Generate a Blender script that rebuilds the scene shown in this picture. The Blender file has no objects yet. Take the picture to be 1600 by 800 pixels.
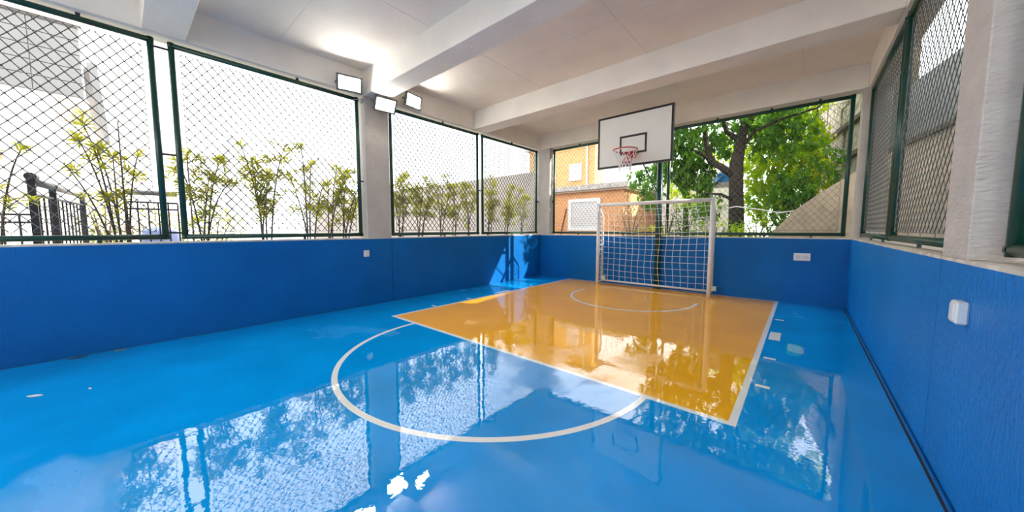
import bpy, math, random
import numpy as np
from mathutils import Vector, Matrix

random.seed(7)
scene = bpy.context.scene
COL = scene.collection

# ------------------------------------------------------------------ camera
H = 1.468
F_PX = 525.0
def _ray(u, v):
    return Vector((u - 800.0, -(v - 400.0), -F_PX))
_d1 = _ray(1255, 358).normalized()            # world +Y seen from the camera
_d2 = -_ray(190, 358)
_d2 = (_d2 - _d1 * _d1.dot(_d2)).normalized() # world +X
_up = _d2.cross(_d1)
cam_data = bpy.data.cameras.new('camera')
cam_data.sensor_width = 36.0
cam_data.lens = F_PX / 1600.0 * 36.0
cam_data.clip_start = 0.02
cam_data.clip_end = 600
cam = bpy.data.objects.new('camera', cam_data)
COL.objects.link(cam)
cam.matrix_world = Matrix((( _d2.x, _d2.y, _d2.z, 0), (_d1.x, _d1.y, _d1.z, 0), (_up.x, _up.y, _up.z, H), (0, 0, 0, 1)))
scene.camera = cam

# ------------------------------------------------------------------ sky, sun, exposure
SKY = 3.05
world = bpy.data.worlds.new('overcast_sky')
scene.world = world
world.use_nodes = True
wn, wl = world.node_tree.nodes, world.node_tree.links
wn.clear()
w_out = wn.new('ShaderNodeOutputWorld'); w_bg = wn.new('ShaderNodeBackground')
w_tc = wn.new('ShaderNodeTexCoord'); w_nz = wn.new('ShaderNodeTexNoise'); w_rp = wn.new('ShaderNodeValToRGB')
w_nz.inputs['Scale'].default_value = 2.2; w_nz.inputs['Detail'].default_value = 5
w_rp.color_ramp.elements[0].position = 0.35; w_rp.color_ramp.elements[0].color = (0.80, 0.86, 0.95, 1)
w_rp.color_ramp.elements[1].position = 0.62; w_rp.color_ramp.elements[1].color = (1.0, 0.99, 0.97, 1)
wl.new(w_tc.outputs['Generated'], w_nz.inputs['Vector'])
wl.new(w_nz.outputs['Fac'], w_rp.inputs['Fac'])
wl.new(w_rp.outputs['Color'], w_bg.inputs['Color'])
w_bg.inputs['Strength'].default_value = SKY
wl.new(w_bg.outputs['Background'], w_out.inputs['Surface'])

sun_data = bpy.data.lights.new('sun', 'SUN')
sun_data.energy = 9.0
sun_data.angle = math.radians(0.6)
sun_data.color = (1.0, 0.95, 0.86)
sun = bpy.data.objects.new('sun', sun_data)
COL.objects.link(sun)
sun.rotation_euler = Vector((-2.35, -1.0, -1.5)).to_track_quat('-Z', 'Y').to_euler()

scene.view_settings.view_transform = 'Standard'
scene.view_settings.look = 'None'
scene.view_settings.gamma = 1.0
scene.view_settings.use_curve_mapping = False
scene.view_settings.exposure = 0.48

# ------------------------------------------------------------------ helpers
def R3(axis, a):
    return Matrix.Rotation(a, 3, axis)

class MB:
    """collects boxes, tubes and leaves, then links them as ONE mesh object"""
    def __init__(s):
        s.v = []; s.f = []
    def quad(s, pts):
        i = len(s.v); s.v += [tuple(p) for p in pts]; s.f.append(tuple(range(i, i + len(pts))))
        return s
    def box(s, x0, x1, y0, y1, z0, z1, M=None, o=(0, 0, 0)):
        i = len(s.v)
        pts = [(x, y, z) for z in (z0, z1) for y in (y0, y1) for x in (x0, x1)]
        if M is not None:
            O = Vector(o); pts = [tuple(O + M @ Vector(p)) for p in pts]
        s.v += pts
        s.f += [(i, i+2, i+3, i+1), (i+4, i+5, i+7, i+6), (i, i+1, i+5, i+4), (i+2, i+6, i+7, i+3), (i, i+4, i+6, i+2), (i+1, i+3, i+7, i+5)]
        return s
    def bevbox(s, x0, x1, y0, y1, z0, z1, b, M=None, o=(0, 0, 0)):
        """box whose every edge is chamfered by b"""
        pts = []; idx = {}
        for sx in (0, 1):
            for sy in (0, 1):
                for sz in (0, 1):
                    X, Y, Z = (x0, x1)[sx], (y0, y1)[sy], (z0, z1)[sz]
                    dx, dy, dz = b*(1-2*sx), b*(1-2*sy), b*(1-2*sz)
                    for k, p in enumerate(((X, Y+dy, Z+dz), (X+dx, Y, Z+dz), (X+dx, Y+dy, Z))):
                        idx[sx, sy, sz, k] = len(pts); pts.append(p)
        base = len(s.v)
        if M is not None:
            O = Vector(o); pts = [tuple(O + M @ Vector(p)) for p in pts]
        s.v += pts
        g = lambda a, b_, c, k: base + idx[a, b_, c, k]
        fs = []
        for a in (0, 1):
            fs.append((g(a,0,0,0), g(a,1,0,0), g(a,1,1,0), g(a,0,1,0)))
            fs.append((g(0,a,0,1), g(1,a,0,1), g(1,a,1,1), g(0,a,1,1)))
            fs.append((g(0,0,a,2), g(1,0,a,2), g(1,1,a,2), g(0,1,a,2)))
            for c in (0, 1):
                fs.append((g(a,c,0,0), g(a,c,1,0), g(a,c,1,1), g(a,c,0,1)))
                fs.append((g(a,0,c,0), g(a,1,c,0), g(a,1,c,2), g(a,0,c,2)))
                fs.append((g(0,a,c,1), g(1,a,c,1), g(1,a,c,2), g(0,a,c,2)))
                for d in (0, 1):
                    fs.append((g(a,c,d,0), g(a,c,d,1), g(a,c,d,2)))
        s.f += fs
        return s
    def tube(s, pts, r, n=8, cap=True, closed=False):
        pts = [Vector(p) for p in pts]
        rs = r if isinstance(r, (list, tuple)) else [r] * len(pts)
        m = len(pts); ring0 = len(s.v); prev = None
        for k, p in enumerate(pts):
            if closed:
                t = pts[(k+1) % m] - pts[k-1]
            else:
                t = pts[min(k+1, m-1)] - pts[max(k-1, 0)]
            t.normalize()
            if prev is None:
                a = Vector((0, 0, 1)) if abs(t.z) < 0.9 else Vector((1, 0, 0))
                u = t.cross(a).normalized()
            else:
                u = (prev - t * prev.dot(t)).normalized()
            prev = u; w = t.cross(u)
            for j in range(n):
                an = 2 * math.pi * (j + 0.5) / n
                s.v.append(tuple(p + (u * math.cos(an) + w * math.sin(an)) * rs[k]))
        for k in range(m if closed else m - 1):
            a0 = ring0 + k * n; b0 = ring0 + ((k + 1) % m) * n
            for j in range(n):
                s.f.append((a0 + j, a0 + (j+1) % n, b0 + (j+1) % n, b0 + j))
        if cap and not closed:
            s.f.append(tuple(ring0 + j for j in range(n))[::-1])
            s.f.append(tuple(ring0 + (m-1)*n + j for j in range(n)))
        return s
    def prism(s, poly, off):
        """poly: list of 3-D points, extruded by the vector off"""
        i = len(s.v); n = len(poly); off = Vector(off)
        s.v += [tuple(p) for p in poly] + [tuple(Vector(p) + off) for p in poly]
        s.f.append(tuple(range(i, i+n))[::-1]); s.f.append(tuple(range(i+n, i+2*n)))
        for k in range(n):
            s.f.append((i+k, i+(k+1) % n, i+n+(k+1) % n, i+n+k))
        return s
    def leaf(s, base, d, up, L, W, fold=0.25, droop=0.15):
        d = Vector(d).normalized(); side = d.cross(Vector(up))
        if side.length < 1e-4: side = d.cross(Vector((1, 0.1, 0)))
        side.normalize(); nrm = side.cross(d)
        b = Vector(base); i = len(s.v)
        mid = b + d * L * 0.5 - nrm * L * droop * 0.3
        tip = b + d * L - nrm * L * droop
        s.v += [tuple(b), tuple(mid + side * W * .5 + nrm * W * fold), tuple(mid), tuple(mid - side * W * .5 + nrm * W * fold), tuple(tip)]
        s.f += [(i, i+2, i+1), (i, i+3, i+2), (i+1, i+2, i+4), (i+2, i+3, i+4)]
    def build(s, name, mat, parent=None, smooth=False):
        me = bpy.data.meshes.new(name)
        me.from_pydata(s.v, [], s.f); me.update()
        if mat is not None: me.materials.append(mat)
        if smooth:
            me.polygons.foreach_set('use_smooth', [True] * len(me.polygons))
        o = bpy.data.objects.new(name, me); COL.objects.link(o)
        if parent is not None:
            o.parent = parent
            o.matrix_parent_inverse = Matrix.Translation(-parent.location) if parent.type == 'EMPTY' else Matrix.Identity(4)
        return o

def fixn(o):
    import bmesh
    bm = bmesh.new(); bm.from_mesh(o.data); bmesh.ops.recalc_face_normals(bm, faces=bm.faces); bm.to_mesh(o.data); bm.free()
    return o

def tag(o, label, cat, group=None):
    o['label'] = label; o['category'] = cat
    if group: o['group'] = group
    return o
def thing(name, label, cat, loc=(0, 0, 0), group=None):
    o = bpy.data.objects.new(name, None); COL.objects.link(o); o.location = loc; o.empty_display_size = 0.1
    return tag(o, label, cat, group)
def struct(o, label=None):
    o['kind'] = 'structure'
    if label: o['label'] = label
    return o
def stuff(o):
    o['kind'] = 'stuff'; return o

# ------------------------------------------------------------------ materials
def new_mat(name):
    m = bpy.data.materials.new(name); m.use_nodes = True
    nt = m.node_tree; b = nt.nodes['Principled BSDF']
    return m, nt, b
def mat(name, col, rough=0.6, scale=6.0, var=0.12, bump=0.0, bscale=None, metal=0.0, spec=0.5, stretch=None, col2=None, bdist=0.01):
    m, nt, b = new_mat(name)
    N, Lk = nt.nodes, nt.links
    geo = N.new('ShaderNodeNewGeometry'); src = geo.outputs['Position']
    if stretch:
        mp = N.new('ShaderNodeMapping'); mp.inputs['Scale'].default_value = stretch
        Lk.new(src, mp.inputs['Vector']); src = mp.outputs['Vector']
    nz = N.new('ShaderNodeTexNoise'); nz.inputs['Scale'].default_value = scale; nz.inputs['Detail'].default_value = 5
    Lk.new(src, nz.inputs['Vector'])
    rp = N.new('ShaderNodeValToRGB')
    c2 = col2 or tuple(min(1, c * (1 + var)) for c in col)
    c1 = col if col2 else tuple(c * (1 - var) for c in col)
    rp.color_ramp.elements[0].position = 0.3; rp.color_ramp.elements[0].color = (*c1, 1)
    rp.color_ramp.elements[1].position = 0.7; rp.color_ramp.elements[1].color = (*c2, 1)
    Lk.new(nz.outputs['Fac'], rp.inputs['Fac']); Lk.new(rp.outputs['Color'], b.inputs['Base Color'])
    b.inputs['Roughness'].default_value = rough; b.inputs['Metallic'].default_value = metal
    b.inputs['Specular IOR Level'].default_value = spec
    if bump:
        n2 = N.new('ShaderNodeTexNoise'); n2.inputs['Scale'].default_value = bscale or scale * 6; n2.inputs['Detail'].default_value = 4
        Lk.new(src, n2.inputs['Vector'])
        bp = N.new('ShaderNodeBump'); bp.inputs['Strength'].default_value = bump; bp.inputs['Distance'].default_value = bdist
        Lk.new(n2.outputs['Fac'], bp.inputs['Height']); Lk.new(bp.outputs['Normal'], b.inputs['Normal'])
    return m

def wet_mat(name, col, var=0.12):
    """painted court floor with a film of rain water standing in puddles"""
    m, nt, b = new_mat(name)
    N, Lk = nt.nodes, nt.links
    geo = N.new('ShaderNodeNewGeometry'); P = geo.outputs['Position']
    nz = N.new('ShaderNodeTexNoise'); nz.inputs['Scale'].default_value = 0.55; nz.inputs['Detail'].default_value = 6; nz.inputs['Roughness'].default_value = 0.55; nz.inputs['Distortion'].default_value = 0.6
    Lk.new(P, nz.inputs['Vector'])
    wet = N.new('ShaderNodeMapRange'); wet.inputs['From Min'].default_value = 0.36; wet.inputs['From Max'].default_value = 0.47
    wet.interpolation_type = 'SMOOTHSTEP'
    Lk.new(nz.outputs['Fac'], wet.inputs['Value'])
    cn = N.new('ShaderNodeTexNoise'); cn.inputs['Scale'].default_value = 1.3; cn.inputs['Detail'].default_value = 4
    Lk.new(P, cn.inputs['Vector'])
    rp = N.new('ShaderNodeValToRGB')
    rp.color_ramp.elements[0].position = 0.3; rp.color_ramp.elements[0].color = (*[c * (1 - var) for c in col], 1)
    rp.color_ramp.elements[1].position = 0.7; rp.color_ramp.elements[1].color = (*[min(1, c * (1 + var)) for c in col], 1)
    Lk.new(cn.outputs['Fac'], rp.inputs['Fac']); Lk.new(rp.outputs['Color'], b.inputs['Base Color'])
    rr = N.new('ShaderNodeMapRange'); rr.inputs['To Min'].default_value = 0.32; rr.inputs['To Max'].default_value = 0.015
    Lk.new(wet.outputs['Result'], rr.inputs['Value'])
    b.inputs['Roughness'].default_value = 0.4
    b.inputs['Coat Weight'].default_value = 1.0
    b.inputs['Coat IOR'].default_value = 1.72
    b.inputs['Specular IOR Level'].default_value = 0.0
    Lk.new(rr.outputs['Result'], b.inputs['Coat Roughness'])
    # ripples of the film and the paint's grain
    fn = N.new('ShaderNodeTexNoise'); fn.inputs['Scale'].default_value = 9.0; fn.inputs['Detail'].default_value = 3
    Lk.new(P, fn.inputs['Vector'])
    bp = N.new('ShaderNodeBump'); bp.inputs['Strength'].default_value = 0.10; bp.inputs['Distance'].default_value = 0.006
    Lk.new(fn.outputs['Fac'], bp.inputs['Height'])
    bp2 = N.new('ShaderNodeBump'); bp2.inputs['Strength'].default_value = 0.30; bp2.inputs['Distance'].default_value = 0.010
    Lk.new(nz.outputs['Fac'], bp2.inputs['Height']); Lk.new(bp.outputs['Normal'], bp2.inputs['Normal'])
    Lk.new(bp2.outputs['Normal'], b.inputs['Coat Normal'])
    return m

def brick_mat(name, c1, c2, mortar, sx, sy):
    m, nt, b = new_mat(name)
    N, Lk = nt.nodes, nt.links
    geo = N.new('ShaderNodeNewGeometry')
    sep = N.new('ShaderNodeSeparateXYZ'); Lk.new(geo.outputs['Position'], sep.inputs[0])
    ad = N.new('ShaderNodeMath'); ad.operation = 'ADD'; Lk.new(sep.outputs['X'], ad.inputs[0]); Lk.new(sep.outputs['Y'], ad.inputs[1])
    cb = N.new('ShaderNodeCombineXYZ'); Lk.new(ad.outputs[0], cb.inputs['X']); Lk.new(sep.outputs['Z'], cb.inputs['Y'])
    br = N.new('ShaderNodeTexBrick'); Lk.new(cb.outputs[0], br.inputs['Vector'])
    br.inputs['Scale'].default_value = 1.0; br.inputs['Brick Width'].default_value = sx; br.inputs['Row Height'].default_value = sy
    br.inputs['Mortar Size'].default_value = 0.008; br.inputs['Color1'].default_value = (*c1, 1); br.inputs['Color2'].default_value = (*c2, 1); br.inputs['Mortar'].default_value = (*mortar, 1)
    Lk.new(br.outputs['Color'], b.inputs['Base Color'])
    bp = N.new('ShaderNodeBump'); bp.inputs['Strength'].default_value = 0.5; bp.inputs['Distance'].default_value = 0.01; bp.invert = True
    Lk.new(br.outputs['Fac'], bp.inputs['Height']); Lk.new(bp.outputs['Normal'], b.inputs['Normal'])
    b.inputs['Roughness'].default_value = 0.85
    return m

def leaf_mat(name, col, col2, scale=3.0, trans=0.3):
    m = mat(name, col, rough=0.45, scale=scale, col2=col2)
    nt = m.node_tree; b = nt.nodes['Principled BSDF']
    N, Lk = nt.nodes, nt.links
    tr = N.new('ShaderNodeBsdfTranslucent')
    rp = [n for n in N if n.type == 'VALTORGB'][0]
    Lk.new(rp.outputs['Color'], tr.inputs['Color'])
    mx = N.new('ShaderNodeMixShader'); mx.inputs['Fac'].default_value = trans
    out = [n for n in N if n.type == 'OUTPUT_MATERIAL'][0]
    Lk.new(b.outputs['BSDF'], mx.inputs[1]); Lk.new(tr.outputs['BSDF'], mx.inputs[2]); Lk.new(mx.outputs[0], out.inputs['Surface'])
    return m

def emit_mat(name, col, s):
    m, nt, b = new_mat(name)
    b.inputs['Base Color'].default_value = (0.8, 0.8, 0.8, 1)
    b.inputs['Emission Color'].default_value = (*col, 1); b.inputs['Emission Strength'].default_value = s
    return m

M = {}
M['floor_blue'] = wet_mat('wet_blue_paint', (0.0, 0.295, 0.74))
M['floor_orange'] = wet_mat('wet_orange_paint', (0.97, 0.445, 0.016), 0.05)
M['floor_white'] = wet_mat('wet_white_paint', (0.85, 0.83, 0.78), 0.04)
M['floor_cyan'] = wet_mat('wet_turquoise_floor', (0.01, 0.42, 0.72), 0.06)
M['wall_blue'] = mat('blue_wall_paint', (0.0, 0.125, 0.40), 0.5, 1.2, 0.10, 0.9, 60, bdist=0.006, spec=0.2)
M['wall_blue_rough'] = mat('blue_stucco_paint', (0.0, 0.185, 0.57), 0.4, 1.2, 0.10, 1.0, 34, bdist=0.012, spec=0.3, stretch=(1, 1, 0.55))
M['coping'] = mat('bare_mortar_coping', (0.62, 0.56, 0.47), 0.9, 9, 0.25, 0.6, 40)
M['ceiling'] = mat('ceiling_plaster', (0.90, 0.81, 0.71), 0.8, 1.6, 0.05, 0.25, 30)
M['beam'] = mat('beam_plaster', (0.88, 0.83, 0.75), 0.8, 2.2, 0.05, 0.3, 24)
M['column'] = mat('column_render', (0.56, 0.52, 0.47), 0.85, 3, 0.08, 0.9, 26, bdist=0.02)
M['column_stucco'] = mat('column_stucco', (0.60, 0.54, 0.485), 0.85, 3, 0.08, 1.0, 22, bdist=0.022, stretch=(1, 1, 2.4))
M['form'] = mat('formwork_seam', (0.74, 0.68, 0.61), 0.85)
M['groove'] = mat('dark_joint', (0.02, 0.025, 0.04), 0.9)
M['joint_blue'] = mat('dark_blue_joint', (0.002, 0.03, 0.11), 0.8)
M['green'] = mat('green_enamel', (0.007, 0.052, 0.038), 0.3, 8, 0.15)
M['wire'] = mat('galvanised_wire', (0.12, 0.135, 0.13), 0.45, 30, 0.2, metal=0.3)
M['white_paint'] = mat('white_enamel', (0.80, 0.78, 0.76), 0.35, 8, 0.05)
M['net_white'] = mat('white_cord', (0.85, 0.86, 0.86), 0.8, 30, 0.05)
M['net_red'] = mat('red_cord', (0.55, 0.01, 0.03), 0.7, 30, 0.1)
M['rim_red'] = mat('red_enamel', (0.55, 0.02, 0.03), 0.35, 10, 0.1)
M['board_white'] = mat('white_board', (0.78, 0.78, 0.74), 0.4, 3, 0.03)
M['black'] = mat('black_paint', (0.012, 0.012, 0.013), 0.45, 8, 0.2)
M['plastic'] = mat('white_plastic', (0.78, 0.78, 0.76), 0.35, 12, 0.03)
M['plastic_grey'] = mat('grey_plastic', (0.30, 0.32, 0.34), 0.4, 12, 0.05)
M['housing'] = mat('grey_lamp_housing', (0.16, 0.18, 0.17), 0.4, 12, 0.1, metal=0.4)
M['led'] = emit_mat('lit_led_glass', (1.0, 0.985, 0.94), 66.0)
M['cable'] = mat('cable_sheath', (0.45, 0.46, 0.45), 0.6, 20, 0.1)
M['soil'] = mat('soil', (0.10, 0.075, 0.05), 0.95, 8, 0.3, 0.6)
M['ground'] = mat('pale_paving', (0.510, 0.476, 0.425), 0.9, 1.5, 0.15, 0.3)
M['far_wall'] = mat('grey_plaster_wall', (0.297, 0.264, 0.238), 0.9, 1.2, 0.10, 0.3)
M['far_white'] = mat('white_plaster', (0.714, 0.680, 0.663), 0.9, 0.8, 0.06)
M['far_tower'] = mat('pale_tower', (0.44, 0.44, 0.45), 0.9, 0.1, 0.05)
M['tower_glass'] = mat('tower_window', (0.34, 0.35, 0.36), 0.4, 1.0, 0.1)
M['brick'] = brick_mat('orange_brick', (0.70, 0.32, 0.12), (0.58, 0.24, 0.08), (0.64, 0.44, 0.27), 0.24, 0.075)
M['brick_up'] = brick_mat('yellow_brick', (0.66, 0.37, 0.14), (0.60, 0.31, 0.11), (0.60, 0.42, 0.24), 0.24, 0.075)
M['eave'] = mat('weathered_eave', (0.40, 0.37, 0.34), 0.9, 6, 0.3, 0.4)
M['shutter'] = mat('white_shutter', (0.62, 0.62, 0.63), 0.6, 4, 0.05)
M['win_frame'] = mat('white_window_frame', (0.80, 0.78, 0.76), 0.6, 4, 0.05)
M['tile_grey'] = mat('grey_facade_tile', (0.085, 0.088, 0.092), 0.6, 1.5, 0.10)
M['tile_beige'] = mat('beige_facade', (0.442, 0.340, 0.255), 0.8, 1.5, 0.08)
M['roof_tile'] = mat('clay_roof_tile', (0.340, 0.170, 0.085), 0.9, 5, 0.2)
M['iron'] = mat('black_iron', (0.018, 0.016, 0.022), 0.5, 9, 0.2)
M['rail_grey'] = mat('grey_handrail', (0.13, 0.13, 0.13), 0.4, 9, 0.1)
M['stone'] = mat('retaining_stone', (0.20, 0.17, 0.14), 0.95, 5, 0.45, 1.0, 14, bdist=0.05, col2=(0.55, 0.48, 0.41))
M['ret_beige'] = mat('beige_retaining_render', (0.42, 0.35, 0.27), 0.9, 2.5, 0.2, 0.5, 20, bdist=0.02)
M['ret_grey'] = mat('grey_retaining_render', (0.185, 0.19, 0.19), 0.9, 2.0, 0.2, 0.4, 18, bdist=0.02)
M['ret_cap'] = mat('weathered_cap', (0.035, 0.028, 0.02), 0.9, 14, 0.6, col2=(0.16, 0.13, 0.08))
M['stair'] = mat('beige_concrete', (0.50, 0.41, 0.29), 0.9, 4, 0.2, 0.5, 22)
M['bark'] = mat('dark_bark', (0.020, 0.017, 0.013), 0.95, 9, 0.4, 1.0, 30, bdist=0.03, col2=(0.065, 0.052, 0.036))
M['twig'] = mat('brown_stem', (0.10, 0.075, 0.06), 0.9, 14, 0.3)
M['leaf_young'] = leaf_mat('yellow_green_leaf', (0.33, 0.36, 0.016), (0.56, 0.53, 0.05), 6, 0.55)
M['leaf_deep'] = leaf_mat('deep_green_leaf', (0.03, 0.15, 0.010), (0.20, 0.44, 0.02), 2.5, 0.5)
M['leaf_mid'] = leaf_mat('bright_green_leaf', (0.18, 0.46, 0.008), (0.80, 0.84, 0.02), 1.6, 0.6)
M['leaf_hedge'] = leaf_mat('pale_green_leaf', (0.224, 0.256, 0.032), (0.416, 0.400, 0.080), 2.0, 0.3)
M['leaf_dry'] = leaf_mat('dry_pink_leaf', (0.224, 0.112, 0.072), (0.352, 0.256, 0.144), 4.0, 0.2)
M['tarp'] = mat('blue_tarpaulin', (0.014, 0.221, 0.544), 0.5, 7, 0.2, 0.6, 12)
M['red_cloth'] = mat('red_cloth', (0.442, 0.085, 0.051), 0.7, 8, 0.2)
M['pale_blue'] = mat('pale_blue_plastic', (0.204, 0.255, 0.459), 0.5, 5, 0.15)
M['leaf_fallen'] = mat('fallen_pale_leaf', (0.62, 0.68, 0.62), 0.7, 30, 0.1)
M['leaf_fallen_brown'] = mat('fallen_brown_leaf', (0.20, 0.16, 0.05), 0.7, 30, 0.2)

# ------------------------------------------------------------------ dimensions of the court room
XL, XR, YB, YF = -6.28, 0.67, 8.66, -4.0
WH = 1.30                   # height of the blue walls
ZB, ZC = 3.93, 4.36         # beam soffits, ceiling
TH = 0.30                   # wall thickness
FL, FR, FB = -6.40, 0.80, 8.82   # fence planes
# ------------------------------------------------------------------ floor and its paint
fl = MB().box(XL, XR, YF, YB, -0.12, 0.0).build('floor', M['floor_blue'])
struct(fl, 'wet glossy blue painted court floor with puddles')
KX0, KX1, KY0, KY1 = -5.20, -0.303, 2.895, 8.645
LW = 0.055
def plate(x0, x1, y0, y1, z, name, m):
    return MB().box(x0, x1, y0, y1, 0.0, z).build(name, m, fl)
key = plate(KX0 + LW, KX1 - LW, KY0 + LW, KY1, 0.0010, 'key_area', M['floor_orange']); key['label'] = 'orange painted key of the court'
plate(KX0, KX0 + LW, KY0, KY1, 0.0012, 'key_line', M['floor_white'])
plate(KX1 - LW, KX1, KY0, KY1, 0.0012, 'key_line', M['floor_white'])
plate(KX0 + LW, KX1 - LW, KY0, KY0 + LW, 0.0012, 'key_line', M['floor_white'])
plate(KX0 + LW, KX1 - LW, KY1 - 0.03, KY1, 0.0012, 'key_line', M['floor_white'])
def arc(cx, cy, r, a0, a1, name, z, ext=0.0, w=LW):
    mb = MB(); n = 72
    pts = []
    if ext: pts.append((cx + r*math.cos(a0), cy + r*math.sin(a0) + ext, math.cos(a0), math.sin(a0)))
    for k in range(n + 1):
        a = a0 + (a1 - a0) * k / n
        pts.append((cx + r*math.cos(a), cy + r*math.sin(a), math.cos(a), math.sin(a)))
    if ext: pts.append((cx + r*math.cos(a1), cy + r*math.sin(a1) + ext, math.cos(a1), math.sin(a1)))
    for (x, y, c, s) in pts:
        for rr, zz in ((0, 0), (0, z), (-w, z), (-w, 0)):
            mb.v.append((x + rr*c, y + rr*s, zz))
    for k in range(len(pts) - 1):
        a = 4*k; b = a + 4
        for j in range(4):
            mb.f.append((a + j, a + (j+1) % 4, b + (j+1) % 4, b + j))
    mb.f.append((0, 1, 2, 3)); e = 4*(len(pts)-1); mb.f.append((e+3, e+2, e+1, e))
    return fixn(mb.build(name, M['floor_white'], fl))
arc(-2.752, KY0 + LW*.5, 1.80, math.pi + 0.013, 2*math.pi - 0.013, 'free_throw_arc', 0.0014)
arc(-2.755, 7.08, 1.27, math.pi, 2*math.pi, 'no_charge_arc', 0.0016, ext=0.26)
for sx, xe in ((1, KX1), (-1, KX0)):
    for y in (3.83, 4.73, 6.88):
        a, b = xe + sx*0.035, xe + sx*0.145
        plate(min(a, b), max(a, b), y - 0.028, y + 0.028, 0.0012, 'lane_mark', M['floor_white'])
    a, b = xe + sx*0.025, xe + sx*0.145
    plate(min(a, b), max(a, b), 5.57, 6.0, 0.0012, 'lane_block', M['floor_white'])
pt = MB()
n = 20
ring = []
for k in range(n):
    a = 2*math.pi*k/n
    c, s = math.cos(a), math.sin(a)
    ring.append((-0.01 + 0.075*math.copysign(abs(c)**0.5, c), 5.28 + 0.27*math.copysign(abs(s)**0.5, s), 0.0))
pt.prism(ring, (0, 0, 0.0011))
fixn(pt.build('turquoise_patch', M['floor_cyan'], fl))  # rounded patch of lighter turquoise on the blue floor

# ------------------------------------------------------------------ walls
def wall_long(name, x_in, x_out, y0, y1, cut, m, label):
    a, b = sorted((x_in, x_out)); ins = 0.012 if x_in > x_out else -0.012
    mb = MB()
    mb.box(a, b, y0, cut - 0.005, -0.12, WH - 0.02); mb.box(a, b, cut + 0.005, y1, -0.12, WH - 0.02)
    o = struct(mb.build(name, m), label)
    MB().box(min(x_in - ins, x_out), max(x_in - ins, x_out), cut - 0.02, cut + 0.02, -0.1, WH - 0.021).build('movement_joint', M['joint_blue'], o)
    MB().box(a, b, y0, y1, WH - 0.02, WH).build('coping', M['coping'], o)
    return o
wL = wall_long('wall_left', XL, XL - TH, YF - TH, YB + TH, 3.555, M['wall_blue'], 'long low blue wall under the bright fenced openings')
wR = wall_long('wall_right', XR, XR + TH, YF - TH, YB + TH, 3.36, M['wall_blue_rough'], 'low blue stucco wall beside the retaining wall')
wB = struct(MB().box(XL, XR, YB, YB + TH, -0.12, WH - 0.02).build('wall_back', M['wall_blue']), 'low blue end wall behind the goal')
MB().box(XL, XR, YB, YB + TH, WH - 0.02, WH).build('coping', M['coping'], wB)
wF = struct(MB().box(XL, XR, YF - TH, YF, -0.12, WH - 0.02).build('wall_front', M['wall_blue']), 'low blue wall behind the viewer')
MB().box(XL, XR, YF - TH, YF, WH - 0.02, WH).build('coping', M['coping'], wF)
# dark gap and small bead where the stucco wall meets the floor
bR = MB().box(XR - 0.035, XR, YF, YB, 0.0, 0.0015).build('baseboard_right', M['groove']); struct(bR, 'dark gap along the foot of the stucco wall')
MB().tube([(XR - 0.012, YF, 0.008), (XR - 0.012, YB, 0.008)], 0.011, 8).build('bead', M['wall_blue'], bR)
bL = MB().box(XL, XL + 0.012, YF, YB, 0.0, 0.0015).build('baseboard_left', M['groove']); struct(bL, 'dark line along the foot of the long wall')

# ------------------------------------------------------------------ ceiling, beams, columns
ce = struct(MB().box(XL - TH - .1, XR + TH + .2, YF - TH, YB + TH, ZC, ZC + 0.2).build('ceiling', M['ceiling']), 'pale plastered ceiling slab')
for x in (-4.2, -2.1, -0.15):
    MB().box(x - 0.003, x + 0.003, YF, YB, ZC - 0.0015, ZC).build('formwork_line', M['form'], ce)
for y in (1.75, 4.65):
    MB().box(XL, XR + .08, y - 0.003, y + 0.003, ZC - 0.0015, ZC).build('formwork_line', M['form'], ce)
k = 1
XRB = XR + 0.07
def beam(x0, x1, y0, y1, lab):
    global k
    o = struct(MB().bevbox(x0, x1, y0, y1, ZB, ZC + 0.02, 0.008).build('trim_%d' % k, M['beam']), lab); fixn(o); k += 1
    return o
beam(XL - TH, XL, YF - TH, YB + TH, 'edge beam above the long row of fences')
beam(XRB, XRB + TH, YF - TH, YB + TH, 'edge beam above the fences by the retaining wall')
beam(XL, XRB, YB, YB + TH, 'end beam above the goal')
beam(XL, XRB, YF - TH, YF, 'end beam behind the viewer')
for (a, b, lab) in ((5.84, 6.27, 'ceiling beam nearest the backboard'), (3.07, 3.47, 'ceiling beam running from the floodlit column'), (0.30, 0.70, 'ceiling beam with its white end at the upper corner'), (-2.46, -2.05, 'ceiling beam behind the viewer')):
    beam(XL, XRB, a, b, lab)
def column(x0, x1, y0, y1, m, lab):
    o = MB().bevbox(x0, x1, y0, y1, WH, ZB + 0.004, 0.006).build('column', m); fixn(o)
    o['kind'] = 'structure'; o['label'] = lab
    return o
column(XL - TH, XL, 3.07, 3.55, M['column'], 'grey column carrying a floodlight between the fences')
column(XL - TH, -5.96, YB, YB + TH, M['column'], 'corner column behind the court, beside the brick house')
column(XL - TH, XL, -2.46, -2.0, M['column'], 'column beside the long wall, behind the viewer')
column(XR, XRB + TH, 2.945, 3.365, M['column_stucco'], 'rough stucco column close to the viewer')
column(XR + 0.015, XRB + TH, YB - 0.02, YB + TH, M['column'], 'slim corner column beside the tree')
column(XR, XRB + TH, -2.46, -2.0, M['column_stucco'], 'stucco column behind the viewer')

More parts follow.
